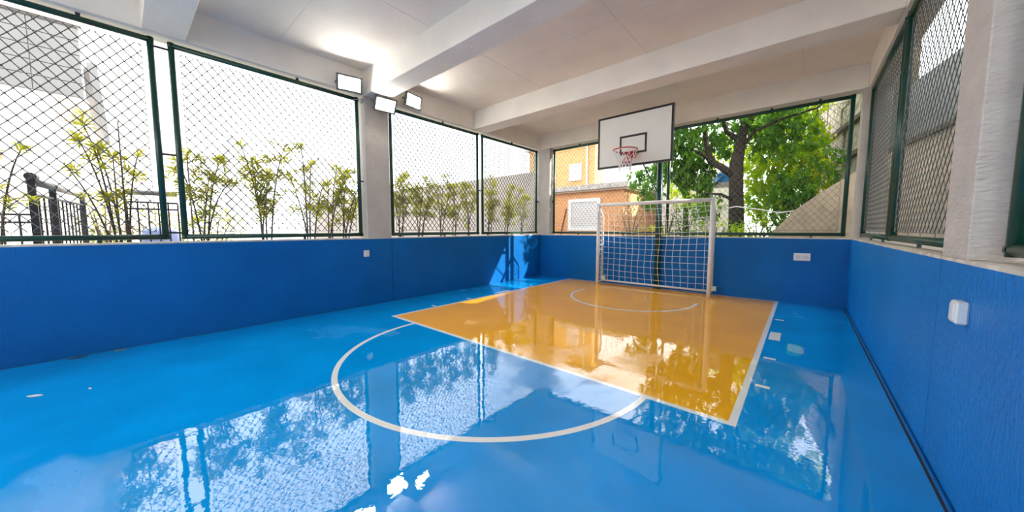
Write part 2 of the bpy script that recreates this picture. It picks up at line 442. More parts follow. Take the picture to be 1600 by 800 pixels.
# ------------------------------------------------------------------ chain link fence panels
def fence(axis, plane, a0, a1, lab, inward, z0=1.365, z1=3.865, brs=(0.3, 0.75), tube=0.034, near=False):
    """axis 'y': runs along Y at X = plane; axis 'x': runs along X at Y = plane"""
    def P(a, z, d=0.0):
        return (plane + d, a, z) if axis == 'y' else (a, plane + d, z)
    base = thing('chain_link_panel', lab, 'fence', P((a0 + a1) / 2, WH), 'chain link fence panels around the court')
    r = tube
    for a in (a0 + r, a1 - r):
        MB().tube([P(a, z0 - r), P(a, z1 + r)], r, 12).build('stile', M['green'], base, True)
    for z in (z0, z1):
        MB().tube([P(a0, z), P(a1, z)], r, 12).build('rail', M['green'], base, True)
    for t in brs:
        a = a0 + (a1 - a0) * t
        MB().box(*( (plane - .012, plane + .012, a - .018, a + .018) if axis == 'y' else (a - .018, a + .018, plane - .012, plane + .012)), z1 + r * .6, ZB).build('bracket', M['iron'], base)
        MB().box(*( (plane - .012, plane + .012, a - .018, a + .018) if axis == 'y' else (a - .018, a + .018, plane - .012, plane + .012)), WH, z0 - r * .6).build('foot', M['green'], base)
    zc = z0 + (z1 - z0) * .42
    # tension wire inside the frame, with its ties
    g = 0.115
    A0, A1, Z0, Z1 = a0 + g, a1 - g, z0 + 0.07, z1 - 0.085
    tw = MB().tube([P(A0, Z0), P(A1, Z0), P(A1, Z1), P(A0, Z1)], 0.0055, 4, closed=True).build('tension_wire', M['wire'], base)
    ties = MB()
    for q in range(1, 6):
        a = A0 + (A1 - A0) * (q - .5) / 5
        ties.tube([P(a, Z1), P(a, z1)], 0.003, 4); ties.tube([P(a, Z0), P(a, z0)], 0.003, 4)
        z = Z0 + (Z1 - Z0) * (q - .5) / 5
        ties.tube([P(A0, z), P(a0, z)], 0.003, 4); ties.tube([P(A1, z), P(a1, z)], 0.003, 4)
    stuff(ties.build('tie', M['wire'], base))
    # the woven diamonds: every wire is clipped to the tension wire
    dw, dh = 0.115, 0.14
    mb = MB(); wr_ = (0.0066 if (plane < -3 and a0 > 3.5) else 0.0058 if plane < -3 else 0.0030) if not near else 0.0032
    W, Hh = A1 - A0, Z1 - Z0
    sl = dh / dw
    nn = int((W + Hh / sl) / dw) + 2
    for i in range(-1, nn):
        for sgn in (1, -1):
            # z = sl*(a - c) for sgn 1, from the bottom left
            c = -Hh / sl + i * dw + 0.02
            p0 = max(0.0, c); p1 = min(W, c + Hh / sl)
            if p1 - p0 < 0.02: continue
            q0, q1 = sl * (p0 - c), sl * (p1 - c)
            d = 0.0025 * sgn
            if sgn == 1: e = [(A0 + p0, Z0 + q0), (A0 + p1, Z0 + q1)]
            else: e = [(A0 + p0, Z1 - q0), (A0 + p1, Z1 - q1)]
            mb.tube([P(*e[0], d), P(*e[1], d)], wr_ * (1.0 if sgn == 1 else 1.25), 4, cap=False)
    # knuckles where two wires hook into each other
    kr = wr_ * 2.1
    c0 = -Hh / sl + 0.02
    for i in range(-1, nn):
        for j in range(-1, nn):
            ca, cb = c0 + i * dw, c0 + j * dw
            z = (sl * (cb - ca) + Hh) / 2; a = ca + z / sl
            if 0.02 < z < Hh - 0.02 and 0.02 < a < W - 0.02:
                p = Vector(P(A0 + a, Z0 + z)); b0 = len(mb.v)
                for e in ((kr, 0, 0), (-kr, 0, 0), (0, kr, 0), (0, -kr, 0), (0, 0, kr), (0, 0, -kr)):
                    mb.v.append(tuple(p + Vector(e)))
                for x_ in (0, 1):
                    for y_ in (2, 3):
                        for z_ in (4, 5):
                            mb.f.append((b0 + x_, b0 + y_, b0 + z_))
    stuff(mb.build('chain_link_mesh', M['wire'], base))
    return base
fence('y', FL, -2.0 + .04, 0.41, 'chain link panel in front of the grey and white building', 1)
fence('y', FL, 0.53, 3.02, 'wide chain link panel between the paired posts and the floodlit column', 1, brs=(0.6,))
fence('y', FL, 3.62, 6.08, 'chain link panel just past the floodlit column', 1, brs=(0.55,))
fence('y', FL, 6.19, 8.60, 'chain link panel of the long wall nearest the corner', 1, brs=(0.5,))
fence('x', FB, -5.93, -2.69, 'chain link panel in front of the orange brick house', 1, brs=(0.28, 0.7))
fence('x', FB, -2.59, 0.60, 'chain link panel in front of the tree', 1, brs=(0.32, 0.62, 0.85))
fence('y', FR, 6.02, 8.58, 'chain link panel by the retaining wall, at the far corner', 1, brs=(0.2, 0.6), tube=0.036, near=True)
fence('y', FR, 3.44, 5.96, 'chain link panel between the stucco column and the green double post', 1, brs=(0.5,), tube=0.036, near=True)
fence('y', FR, -1.9, 2.90, 'chain link panel on the viewer side of the stucco column', 1, brs=(0.3, 0.8), tube=0.036, near=True)
fence('y', FL, YF + .05, -2.55, 'short chain link panel behind the viewer', 1, brs=(0.5,))

# short links that tie neighbouring posts together
lab_links = ['steel link tying the paired posts by the wide panel, upper one', 'steel link tying the paired posts by the wide panel, middle one', 'steel link tying the paired posts by the wide panel, lowest one']
for (z, lab) in zip((3.80, 2.45, 1.42), lab_links):
    tag(MB().box(FL - .008, FL + .008, 0.405, 0.535, z - .012, z + .012).build('post_link', M['iron']), lab, 'bracket', 'links between fence posts')
tag(MB().box(FL - .008, FL + .008, 6.075, 6.195, 2.45, 2.475).build('post_link', M['iron']), 'steel link tying the two posts past the floodlit column', 'bracket', 'links between fence posts')
tag(MB().box(FL - .008, FL + .008, 3.01, 3.075, 2.36, 2.385).build('post_link', M['iron']), 'steel link tying the wide panel to the floodlit column', 'bracket', 'links between fence posts')
tag(MB().box(FL - .008, FL + .012, 8.595, 8.665, 2.30, 2.35).build('post_link', M['iron']), 'steel link tying the long fence to the corner column', 'bracket', 'links between fence posts')
tag(MB().box(-5.965, -5.925, FB - .012, FB + .012, 2.30, 2.35).build('post_link', M['iron']), 'steel link tying the end fence to the corner column by the house', 'bracket', 'links between fence posts')
tag(MB().box(FR - .012, FR + .012, 8.575, 8.645, 2.30, 2.36).build('post_link', M['iron']), 'steel link tying the far fence to the slim corner column', 'bracket', 'links between fence posts')

# ------------------------------------------------------------------ football goal
GX0, GX1, GY, GZ, GB = -4.09, -1.478, 8.215, 2.09, 8.50
PR = 0.042
g = thing('football_goal', 'white steel football goal with a square cord net', 'goal', ((GX0+GX1)/2, GY, 0))
for x in (GX0, GX1):
    MB().tube([(x, GY, 0.0), (x, GY, GZ + PR)], PR, 16).build('post', M['white_paint'], g, True)
    MB().tube([(x, GY, GZ), (x, GB - .06, GZ - 0.22), (x, GB, GZ - 0.30), (x, GB, 0.07)], 0.024, 10).build('back_stay', M['white_paint'], g, True)
    MB().tube([(x, GY, 0.075), (x, GB, 0.075)], 0.022, 10).build('ground_bar', M['white_paint'], g, True)
    br = MB().box(x - .02, x + .09, GB - .03, GB + .07, 0.10, 0.20).build('anchor_box', M['plastic'], g)
MB().tube([(GX0, GY, GZ), (GX1, GY, GZ)], PR, 16).build('crossbar', M['white_paint'], g, True)
MB().tube([(GX0, GB, 0.085), (GX1, GB, 0.085)], 0.024, 10).build('back_bar', M['white_paint'], g, True)
net = MB()
def net_pt(u, v):
    """u along the width; v runs from the crossbar back and down to the back bar"""
    x = GX0 + (GX1 - GX0) * u
    L1 = math.hypot(GB - GY, 0.30); L2 = GZ - 0.30 - 0.085
    s = v * (L1 + L2)
    if s < L1:
        t = s / L1; y = GY + (GB - GY) * t; z = GZ - 0.30 * t
    else:
        t = (s - L1) / L2; y = GB; z = GZ - 0.30 - L2 * t
    sag = math.sin(math.pi * u) * (0.05 + 0.035 * math.sin(math.pi * v * 2.2))
    z -= sag * (1 - abs(2*v - 1)**3) * 1.2
    y -= 0.05 * math.sin(math.pi * u) * math.sin(math.pi * min(1, max(0, v)))
    x += 0.018 * math.sin(11 * v + 5 * u) * math.sin(math.pi * u)
    return (x, y, z)
NU, NV = 16, 14
for i in range(NU + 1):
    net.tube([net_pt(i / NU, j / 36) for j in range(37)], 0.0045, 4, cap=False)
for j in range(NV + 1):
    net.tube([net_pt(i / 40, j / NV) for i in range(41)], 0.0045, 4, cap=False)
net_o = net.build('net', M['net_white'], g); stuff(net_o)
for x in (GX0, GX1):
    sn = MB()
    zt = lambda t: GZ - 0.30 * t
    for q in range(4):
        t = q / 3; y = GY + (GB - GY) * t
        sn.tube([(x, y, zt(t)), (x + .004, y, 1.0), (x, y, 0.08)], 0.0038, 4, cap=False)
    for q in range(1, 16):
        z = 0.08 + (GZ - 0.10) * q / 16
        te = min(1.0, (GZ - z) / 0.30)
        sn.tube([(x, GY, z), (x, GY + (GB - GY) * te * .5, z - .03), (x, GY + (GB - GY) * te, z)], 0.0038, 4, cap=False)
    stuff(sn.build('side_net', M['net_white'], g))

# ------------------------------------------------------------------ basketball backboard on its pole
BX0, BX1, BZ0, BZ1, BY = -3.555, -1.985, 2.79, 3.885, 7.05
CXB = (BX0 + BX1) / 2
bk = thing('basketball_hoop', 'white backboard with black border and red rim on a green pole', 'hoop', (CXB + .08, 8.5, 0))
bd = MB().box(BX0, BX1, BY, BY + 0.03, BZ0, BZ1).build('backboard', M['board_white'], bk)
bw = 0.042
def strip(x0, x1, z0, z1, nm):
    return MB().box(x0, x1, BY - 0.004, BY + 0.001, z0, z1).build(nm, M['black'], bd)
for (x0, x1, z0, z1) in ((BX0, BX1, BZ1 - bw, BZ1), (BX0, BX1, BZ0, BZ0 + bw), (BX0, BX0 + bw, BZ0 + bw, BZ1 - bw), (BX1 - bw, BX1, BZ0 + bw, BZ1 - bw)):
    strip(x0, x1, z0, z1, 'border_line')
SX0, SX1, SZ0, SZ1 = CXB - 0.285, CXB + 0.285, 3.035, 3.425
for (x0, x1, z0, z1) in ((SX0, SX1, SZ1 - bw, SZ1), (SX0, SX1, SZ0, SZ0 + bw), (SX0, SX0 + bw, SZ0 + bw, SZ1 - bw), (SX1 - bw, SX1, SZ0 + bw, SZ1 - bw)):
    strip(x0, x1, z0, z1, 'target_line')
fr = MB()
for (x0, x1, z0, z1) in ((BX0, BX1, BZ1 - .03, BZ1), (BX0, BX1, BZ0, BZ0 + .03), (BX0, BX0 + .03, BZ0, BZ1), (BX1 - .03, BX1, BZ0, BZ1)):
    fr.box(x0, x1, BY + 0.03, BY + 0.06, z0, z1)
fr.build('board_frame', M['black'], bk)
RZ, RY, RR = 3.045, BY - 0.15 - 0.235, 0.232
rim = MB().tube([(CXB + RR*math.cos(a), RY + RR*math.sin(a), RZ) for a in [2*math.pi*q/40 for q in range(40)]], 0.011, 8, closed=True).build('rim', M['rim_red'], bk, True)
RCX = CXB
MB().bevbox(RCX - .06, RCX + .06, BY - .012, BY, RZ - .10, RZ + .02, .004).build('rim_plate', M['rim_red'], rim)
for s_ in (-1, 1):
    MB().tube([(RCX + s_*.05, BY - .01, RZ), (RCX + s_*.13, RY + RR*.8, RZ)], 0.010, 6).build('rim_arm', M['rim_red'], rim)
MB().prism([(RCX - .05, BY - .01, RZ), (RCX - .05, BY - .01, RZ - .10), (RCX - .05, RY + RR, RZ - .01), (RCX - .05, RY + RR, RZ)], (.10, 0, 0)).build('rim_gusset', M['rim_red'], rim)
# cords: red to a third of the drop, white below
def hoop_net(t):  # radius and height at t of the drop
    return RR * (1 - 0.52 * min(1, t * 1.35) + 0.05 * max(0, t - .7)), RZ - 0.42 * t
red, wht = MB(), MB()
NS = 12
for q in range(NS):
    for sg in (1, -1):
        for lv in range(5):
            t0, t1 = lv / 5, (lv + 1) / 5
            r0, z0 = hoop_net(t0); r1, z1 = hoop_net(t1)
            a0 = 2*math.pi*(q + sg * lv * .5) / NS; a1 = 2*math.pi*(q + sg * (lv + 1) * .5) / NS
            a0m = (a0 % (2*math.pi))
            tgt = red if (lv < 3 and 0.6 < a0m < 2.3) else wht
            tgt.tube([(RCX + r0*math.cos(a0), RY + r0*math.sin(a0), z0), (RCX + r1*math.cos(a1), RY + r1*math.sin(a1), z1)], 0.0055 if tgt is wht else 0.011, 5)
stuff(wht.build('hoop_net', M['net_white'], bk))
rn = stuff(red.build('hoop_net', M['net_red'], bk)); rn['label'] = 'red cords of the hoop net'
PX, PY = CXB + 0.085, 8.588
MB().tube([(PX, PY, 0.0), (PX, PY, 3.62)], 0.07, 20).build('pole', M['green'], bk, True)
MB().tube([(PX, PY, 0.0), (PX, PY, 0.03)], 0.071, 20).build('base_plate', M['green'], bk)
for z in (3.10, 3.55):
    for s_ in (-1, 1):
        MB().tube([(PX, PY, z), (CXB + s_*.25, BY + .06, z)], 0.025, 8).build('arm', M['green'], bk, True)
MB().tube([(PX - .02, PY - .05, 2.35), (CXB - .06, BY + .5, 3.08)], 0.016, 8).build('brace', M['green'], bk, True)
MB().tube([(BX0 + .3, BY + .05, 3.10), (BX1 - .3, BY + .05, 3.10)], 0.022, 8).build('cross_bar', M['green'], bk, True)
MB().tube([(BX0 + .3, BY + .05, 3.55), (BX1 - .3, BY + .05, 3.55)], 0.022, 8).build('cross_bar', M['green'], bk, True)

# ------------------------------------------------------------------ floodlights
def floodlight(c, yaw, tilt, lab, mount):
    """c: centre of the glass; faces +X turned by yaw about Z and tilted down by tilt"""
    t = thing('floodlight', lab, 'floodlight', mount, 'lit floodlights')
    Rm = R3('Z', yaw) @ R3('Y', tilt)
    O = Vector(c); w, h, d = 0.205, 0.135, 0.045
    hb = MB()
    hb.bevbox(-d, 0.004, -w, w, -h, h, 0.008, Rm, O)
    for q in range(9):
        y = -w*.85 + q * w*1.7/8
        hb.box(-d - .022, -d, y - .003, y + .003, -h*.85, h*.85, Rm, O)
    fixn(hb.build('housing', M['housing'], t))
    MB().box(0.003, 0.006, -w + .034, w - .034, -h + .034, h - .034, Rm, O).build('glass', M['led'], t)
    rm = MB()
    for (a, b_, c_, d_) in ((-w, w, h - .03, h), (-w, w, -h, -h + .03), (-w, -w + .03, -h + .03, h - .03), (w - .03, w, -h + .03, h - .03)):
        rm.box(0.003, 0.022, a, b_, c_, d_, Rm, O)
    rm.build('bezel', M['housing'], t)
    MBk = MB()
    for s_ in (-1, 1):
        MBk.box(-.085, -.005, s_*(w + .008) - .003, s_*(w + .008) + .003, -.015, .015, Rm, O)
    MBk.box(-.09, -.084, -w - .011, w + .011, -.015, .015, Rm, O)
    back = O + Rm @ Vector((-.087, 0, 0))
    MBk.tube([back, mount], 0.012, 6)
    MBk.build('bracket', M['housing'], t)
    cb = O + Rm @ Vector((-d - .01, w * .8, -.02))
    MB().tube([cb, cb + Vector((-.02, .06, -.05)), cb + Vector((-.06, .12, -.14)), Vector((mount[0] + (.02 if mount[0] < -3 else -.02), mount[1] + .18, mount[2] - .20))], 0.005, 6).build('cable', M['cable'], t, True)
    return t
floodlight((-6.10, 2.74, 3.985), -0.25, 0.16, 'floodlight above the wide fence panel, the topmost of three', (XL, 2.66, 3.985))
floodlight((-6.08, 3.385, 3.80), -0.10, 0.55, 'floodlight fixed to the grey column, middle of three', (XL, 3.36, 3.86))
floodlight((-6.09, 4.00, 4.04), 0.20, 0.22, 'floodlight just past the grey column, under the edge beam', (XL, 3.93, 4.10))
floodlight((-6.10, -2.80, 3.985), 0.20, 0.05, 'added fill floodlight behind the viewer, above the planting bed', (XL, -2.72, 3.985))  # unseen lamp, added like those below to brighten the ceiling
floodlight((0.50, -2.25, 3.80), math.pi, 0.10, 'added fill floodlight on the stucco column behind the viewer', (XR, -2.23, 3.82))  # out of frame, added as ceiling fill
floodlight((0.50, -1.60, 3.90), math.pi - .25, 0.05, 'added fill floodlight beside the stucco column behind the viewer', (XR + .07, -1.60, 3.97))  # another added fill lamp, unseen
jb = tag(MB().bevbox(XL - .07, XL - .01, 3.025, 3.069, 3.80, 3.88, .006).build('junction_box', M['cable']), 'small grey junction box beside the floodlit column', 'junction box'); fixn(jb)

# ------------------------------------------------------------------ plates on the walls
def wall_plate(axis, pos, lab, w, h, d, m2, kind):
    t = thing('switch_plate', lab, 'wall plate', pos)
    x, y, z = pos
    if axis == 'x':
        s_ = 1 if x < -3 else -1
        e = sorted((x, x + s_*d)); fixn(MB().bevbox(e[0], e[1], y - w, y + w, z - h, z + h, .008).build('box', M['plastic'], t))
        e = sorted((x + s_*d, x + s_*(d + .006))); MB().box(e[0], e[1], y - w*.55, y + w*.55, z - h*.7, z + h*.7).build('cover', m2, t)
    else:
        fixn(MB().bevbox(x - w, x + w, y - d, y, z - h, z + h, .008).build('box', M['plastic'], t))
        for q in (-1, 1):
            MB().box(x + q*w*.45 - w*.3, x + q*w*.45 + w*.3, y - d - .005, y - d, z - h*.45, z + h*.45).build('cover', m2, t)
    return t
wall_plate('x', (XL, 3.02, 1.005), 'small white switch plate under the floodlit column', .055, .06, .025, M['plastic'], 0)
wall_plate('x', (XR, 2.87, 1.03), 'white socket box on the stucco wall near the viewer', .05, .06, .045, M['plastic'], 0)
wall_plate('y', (0.01, YB, 0.925), 'wide white socket plate on the end wall beside the goal', .125, .075, .025, M['shutter'], 0)

# ------------------------------------------------------------------ fallen leaves on the floor
def fallen(x, y, a, L, W, m, lab):
    mb = MB(); d = Vector((math.cos(a), math.sin(a), 0)); s_ = Vector((-d.y, d.x, 0)); c = Vector((x, y, .003))
    n = 8; top = []
    for q in range(n + 1):
        t = q / n; top.append((t, math.sin(math.pi * t) ** .8 * W))
    poly = [c + d*L*(t - .5) + s_*w for t, w in top] + [c + d*L*(t - .5) - s_*w for t, w in top[-2:0:-1]]
    mb.prism(poly, (0, 0, .003))
    return tag(fixn(mb.build('fallen_leaf', m)), lab, 'leaf', 'fallen leaves on the court')
fallen(-5.05, -0.59, 0.9, .12, .02, M['leaf_fallen'], 'pale fallen leaf lying alone on the blue floor')
fallen(-6.21, -0.10, 1.2, .11, .02, M['leaf_fallen_brown'], 'brown fallen leaf at the foot of the long wall')
fallen(-6.20, -0.42, 1.5, .16, .02, M['bark'], 'dark fallen leaf at the foot of the long wall')
fallen(-4.9, -0.28, 0.3, .05, .008, M['leaf_fallen'], 'tiny pale leaf scrap on the blue floor')

# ------------------------------------------------------------------ ground outside
gr = MB(); 
gr.box(-260, 160, -60, 260, -0.6, -0.13)
struct(gr.build('ground', M['ground']), 'pale ground around the court')
struct(MB().box(-7.75, XL - TH, -3.5, 10.2, -0.13, 0.93).build('planting_bed', M['soil']), 'raised planting bed outside the long wall')
struct(MB().box(-9.0, 2.0, YB + TH, 13.5, -0.13, 0.80).build('garden_bank', M['soil']), 'earth bank with shrubs behind the end wall')
struct(MB().box(-30, -7.75, -14, 11.4, -0.13, 0.70).build('terrace', M['ground']), 'raised paved terrace beyond the planting bed')

# ------------------------------------------------------------------ slim shrubs in the planting bed
def bez(p0, p1, p2, n=9):
    return [p0.lerp(p1, t).lerp(p1.lerp(p2, t), t) for t in [q / n for q in range(n + 1)]]
rnd = random.Random(21)
def rosette(mb, p, axis, L, n):
    axis = axis.normalized()
    ref = axis.cross(Vector((0, 1, .3))).normalized(); w = axis.cross(ref)
    for q in range(n):
        a = 2.4 * q + rnd.random() * .5
        el = 0.25 + 1.0 * (q / n) + rnd.uniform(-.15, .15)
        d = (ref * math.cos(a) + w * math.sin(a)) * math.cos(el * .8) + axis * math.sin(el * .8) * .9
        mb.leaf(p - axis * .05 * (1 - q / n), d, axis, L * rnd.uniform(.75, 1.15), L * rnd.uniform(.17, .25), 0.2, rnd.uniform(.1, .4))
def shrub(y, tips, lab, bare=(), x=-7.1, dens=1.0):
    t = thing('slim_shrub', lab, 'shrub', (x, y, .93), 'slim shrubs in the planting bed')
    lf = MB()
    for (ty, tz) in list(tips) + list(bare):
        isbare = (ty, tz) in bare
        p0 = Vector((x + rnd.uniform(-.08, .08), y + rnd.uniform(-.10, .10), .92))
        p2 = Vector((x + rnd.uniform(-.22, .22), ty, tz))
        p1 = Vector(((p0.x + p2.x)/2, p0.y + (p2.y - p0.y) * .25, p0.z + (p2.z - p0.z) * rnd.uniform(.6, .8)))
        pts = bez(p0, p1, p2)
        nn = len(pts)
        MB().tube(pts, [0.015 - 0.010 * q / nn for q in range(nn)], 5).build('stem', M['twig'], t, True)
        tip_dir = pts[-1] - pts[-2]
        if isbare:
            rosette(lf, pts[-1], tip_dir, .09, 7); continue
        rosette(lf, pts[-1], tip_dir + Vector((0, 0, .03)), .16, 26)
        for _ in range(int(11 * dens)):
            q = rnd.uniform(.42, .97); k_ = min(nn - 2, int(q * (nn - 1)))
            b = pts[k_]
            d = Vector((rnd.uniform(-.8, .8), rnd.uniform(-1, 1), rnd.uniform(.2, .9))).normalized()
            e = b + d * rnd.uniform(.08, .26)
            lf.tube([b, (b + e)/2 + Vector((0, 0, -.01)), e], [.005, .004, .003], 4, cap=False)
            rosette(lf, e, d + Vector((0, 0, .5)), .135, 17)
    f = lf.build('foliage', M['leaf_young'], t); stuff(f)
    return t
shrub(-1.0, [(-.72, 2.41), (-1.1, 2.6)], 'shrub at the picture edge with one leafy branch reaching in front of the white building', dens=.4)
shrub(.02, [(-.30, 2.62), (-.16, 2.55), (-.02, 2.48), (.21, 2.50), (-.26, 2.86)], 'sparse shrub with a bare arching stem in front of the black gate', bare=[(-.42, 2.28), (.05, 2.88)], dens=.5)
shrub(.80, [(.60, 2.50), (.72, 2.62), (.95, 2.30), (1.10, 2.58), (1.18, 2.2)], 'shrub just past the paired green posts, with five stems', dens=.9)
shrub(1.64, [(1.36, 2.85), (1.52, 2.60), (1.75, 2.42), (1.95, 2.90), (1.70, 2.15)], 'tall bushy shrub in the middle of the wide fence panel', dens=1.1)
shrub(2.30, [(2.22, 2.96), (2.45, 2.72), (2.10, 2.45), (2.55, 2.3)], 'tallest slim shrub of the wide fence panel, with arching stems', dens=.7)
shrub(2.70, [(2.92, 2.68), (2.70, 2.36), (3.05, 2.5)], 'shrub second from the floodlit column in the wide fence panel', dens=.9)
shrub(3.02, [(3.17, 2.66), (3.32, 2.42), (2.95, 2.25), (3.5, 2.55)], 'shrub closest to the floodlit column, on the gate side', dens=1.1)
shrub(4.25, [(4.20, 2.55), (4.45, 2.74), (4.70, 2.45), (4.1, 2.3)], 'dense shrub right behind the floodlit column, in the third fence panel', dens=1.3)
shrub(4.80, [(4.90, 2.70), (5.10, 2.5), (4.75, 2.3), (4.95, 2.2)], 'second shrub from the floodlit column in the third fence panel')
shrub(5.30, [(5.45, 2.80), (5.20, 2.45), (5.60, 2.55)], 'third shrub from the floodlit column in the third fence panel')
shrub(5.80, [(5.95, 2.64), (6.2, 2.62), (5.75, 2.4)], 'fourth shrub from the floodlit column in the third fence panel', dens=.9)
shrub(6.35, [(6.30, 2.62), (6.65, 2.5), (6.5, 2.2)], 'shrub just before the paired posts of the last long fence panels', dens=.9)
shrub(7.15, [(7.30, 3.02), (7.60, 2.85), (7.10, 2.55), (7.3, 2.3)], 'tallest shrub of the fence panel nearest the corner', dens=1.1)
shrub(7.95, [(8.20, 2.82), (7.90, 2.55), (8.40, 2.68), (8.1, 2.3)], 'bushy shrub second from the corner column', dens=1.2)
shrub(8.75, [(8.85, 2.55), (9.2, 2.52), (8.6, 2.3)], 'shrub nearest the corner column', dens=1.0)

# ------------------------------------------------------------------ beyond the long wall: wall, gate, railings, building, towers
struct(MB().box(-34, -8.15, 11.5, 11.75, -0.13, 3.87).build('boundary_wall', M['far_wall']), 'long plain grey boundary wall behind the shrubs').__setitem__('category', 'wall')

# building with a grey tiled facade
bl = thing('apartment_building', 'white building with a dark grey tiled facade behind the gate', 'building', (-14.5, -3.2, 0))
MB().box(-20, -14.0, -9.0, -0.40, -0.13, 4.72).build('lower_wall', M['far_white'], bl)
MB().box(-20, -14.06, -9.0, -0.40, 4.72, 6.60).build('upper_wall', M['far_white'], bl)
tm = None
NYT, NZT = 10, 5
for i in range(NYT):
    for j in range(NZT):
        w, h = (7.6) / NYT, 1.72 / NZT
        if tm is None:
            o = MB().bevbox(0, .05, .006, w - .006, .006, h - .006, .004).build('facade_tile', M['tile_grey'], bl); tm = o.data
        else:
            o = bpy.data.objects.new('facade_tile', tm); COL.objects.link(o); o.parent = bl; o.matrix_parent_inverse = Matrix.Translation(-bl.location)
        o.location = (-14.06, -8.02 + i * w, 4.78 + j * h)
MB().box(-14.0, -13.96, -.86, -.36, 4.15, 4.70).build('beige_panel', M['tile_beige'], bl)
MB().box(-14.08, -13.9, -9.0, -.36, 6.52, 6.66).build('parapet', M['far_white'], bl)
fixn(MB().prism([(-14.0, -.34, 5.70), (-14.0, -.17, 5.70), (-14.0, -.06, 3.78), (-14.0, -.14, 3.78)], (-.32, 0, 0)).build('slanted_fin', M['tile_grey'], bl))
MB().box(-20, -14.31, -.40, .9, -.13, 5.9).build('annex_wall', M['far_white'], bl)
# small roof at the edge
rf = thing('small_roof', 'small clay tiled roof at the picture edge beyond the low railing', 'roof', (-12, -2.0, .7))
MB().prism([(-11.6, -1.62, 2.55), (-13.4, -1.62, 3.1), (-13.4, -1.62, 3.0), (-11.6, -1.62, 2.47)], (0, -2.0, 0)).build('roof_slope', M['roof_tile'], rf)
MB().box(-13.2, -12.0, -3.5, -1.75, .7, 2.6).build('wall', M['far_white'], rf)

# black gate of upright bars, running away from the court
G0, G1 = Vector((-8.0, -.77, 0)), Vector((-10.7, -.47, 0))
gt = thing('iron_gate', 'tall black gate of upright bars with a grey round handrail', 'gate', (-8.0, -.77, .7))
for (t, zt) in ((0, 2.16), (.33, 2.10), (1, 2.10)):
    p = G0.lerp(G1, t)
    MB().box(p.x - .035, p.x + .035, p.y - .035, p.y + .035, .7, zt).build('post', M['iron'], gt)
    if t == 0 or t == .33:
        MB().tube([(p.x + .05, p.y, zt + .02), (p.x - .12, p.y + .01, zt + .02)], 0.055, 12).build('post_cap', M['iron'], gt)
MB().tube([G0 + Vector((0, 0, 2.12)), G1 + Vector((0, 0, 2.12))], 0.05, 12).build('handrail', M['rail_grey'], gt, True)
for z in (1.94, .85):
    MB().tube([G0 + Vector((0, 0, z)), G1 + Vector((0, 0, z))], 0.022, 6).build('rail', M['iron'], gt)
for q in range(1, 12):
    p = G0.lerp(G1, q / 12)
    MB().box(p.x - .012, p.x + .012, p.y - .010, p.y + .010, .85, 1.94).build('bar', M['iron'], gt)

def railing(p0, p1, z0, z1, nb, lab, hr=None):
    p0, p1 = Vector(p0), Vector(p1)
    t = thing('iron_railing', lab, 'railing', tuple(p0 + Vector((0, 0, z0))))
    for z in (z1, z1 - .12, z0 + .1):
        MB().tube([p0 + Vector((0, 0, z)), p1 + Vector((0, 0, z))], 0.016, 6).build('rail', M['iron'], t)
    for q in range(nb + 1):
        p = p0.lerp(p1, q / nb)
        MB().box(p.x - .011, p.x + .011, p.y - .011, p.y + .011, z0, z1).build('bar', M['iron'], t)
    if hr:
        MB().tube([p0 + Vector((0, 0, hr)), p1 + Vector((0, 0, hr))], 0.045, 10).build('handrail', M['rail_grey'], t, True)
    return t
railing((-9.0, -2.6, 0), (-9.0, -.86, 0), .7, 1.69, 12, 'low dark railing at the picture edge, before the gate')
railing((-9.0, .08, 0), (-9.0, .72, 0), .7, 1.95, 5, 'dark railing with a grey handrail behind the paired posts', hr=2.12)

# hedge and the small bright bundles beyond the railing
def bush(name, lab, cat, c, rad, n, L, m, seed, trunk=None, group=None):
    r_ = random.Random(seed)
    t = thing(name, lab, cat, (c[0], c[1], trunk if trunk is not None else c[2] - rad[2]), group)
    lf = MB()
    for _ in range(n):
        while True:
            p = Vector((r_.uniform(-1, 1), r_.uniform(-1, 1), r_.uniform(-1, 1)))
            if 0.25 < p.length < 1: break
        d = p.normalized() + Vector((r_.uniform(-.6, .6), r_.uniform(-.6, .6), r_.uniform(-.8, .3)))
        lf.leaf(Vector(c) + Vector((p.x*rad[0], p.y*rad[1], p.z*rad[2])), d, Vector((r_.uniform(-.4, .4), r_.uniform(-.4, .4), 1)), L*r_.uniform(.6, 1.2), L*r_.uniform(.35, .5), .15, r_.uniform(0, .4))
    stuff(lf.build('foliage', m, t))
    z0 = trunk if trunk is not None else c[2] - rad[2]
    for q in range(4):
        a = q * 1.6 + r_.random()
        e = Vector(c) + Vector((math.cos(a)*rad[0]*.6, math.sin(a)*rad[1]*.6, rad[2]*.5))
        MB().tube([(c[0], c[1], z0), tuple(Vector((c[0], c[1], z0)).lerp(e, .5) + Vector((0, 0, .1))), tuple(e)], [.03, .02, .008], 5).build('stem', M['twig'], t)
    return t
bush('hedge_shrub', 'pale green bush between the gate and the sparse shrub', 'bush', (-11.5, -.25, 1.55), (.5, .42, .75), 700, .11, M['leaf_hedge'], 3, .7)
bush('hedge_shrub', 'pale green bush behind the dark railing with the handrail', 'bush', (-11.8, .55, 1.40), (.5, .5, .55), 600, .11, M['leaf_hedge'], 4, .7)
bush('hedge_shrub', 'pale low bush behind the shrub past the paired posts', 'bush', (-11.8, 1.6, 1.40), (.6, .7, .60), 650, .12, M['leaf_hedge'], 5, .7)
bush('hedge_shrub', 'pale low bush beyond the low dark railing', 'bush', (-12.5, -2.05, 1.5), (.6, .45, .45), 400, .12, M['leaf_hedge'], 6, .7)
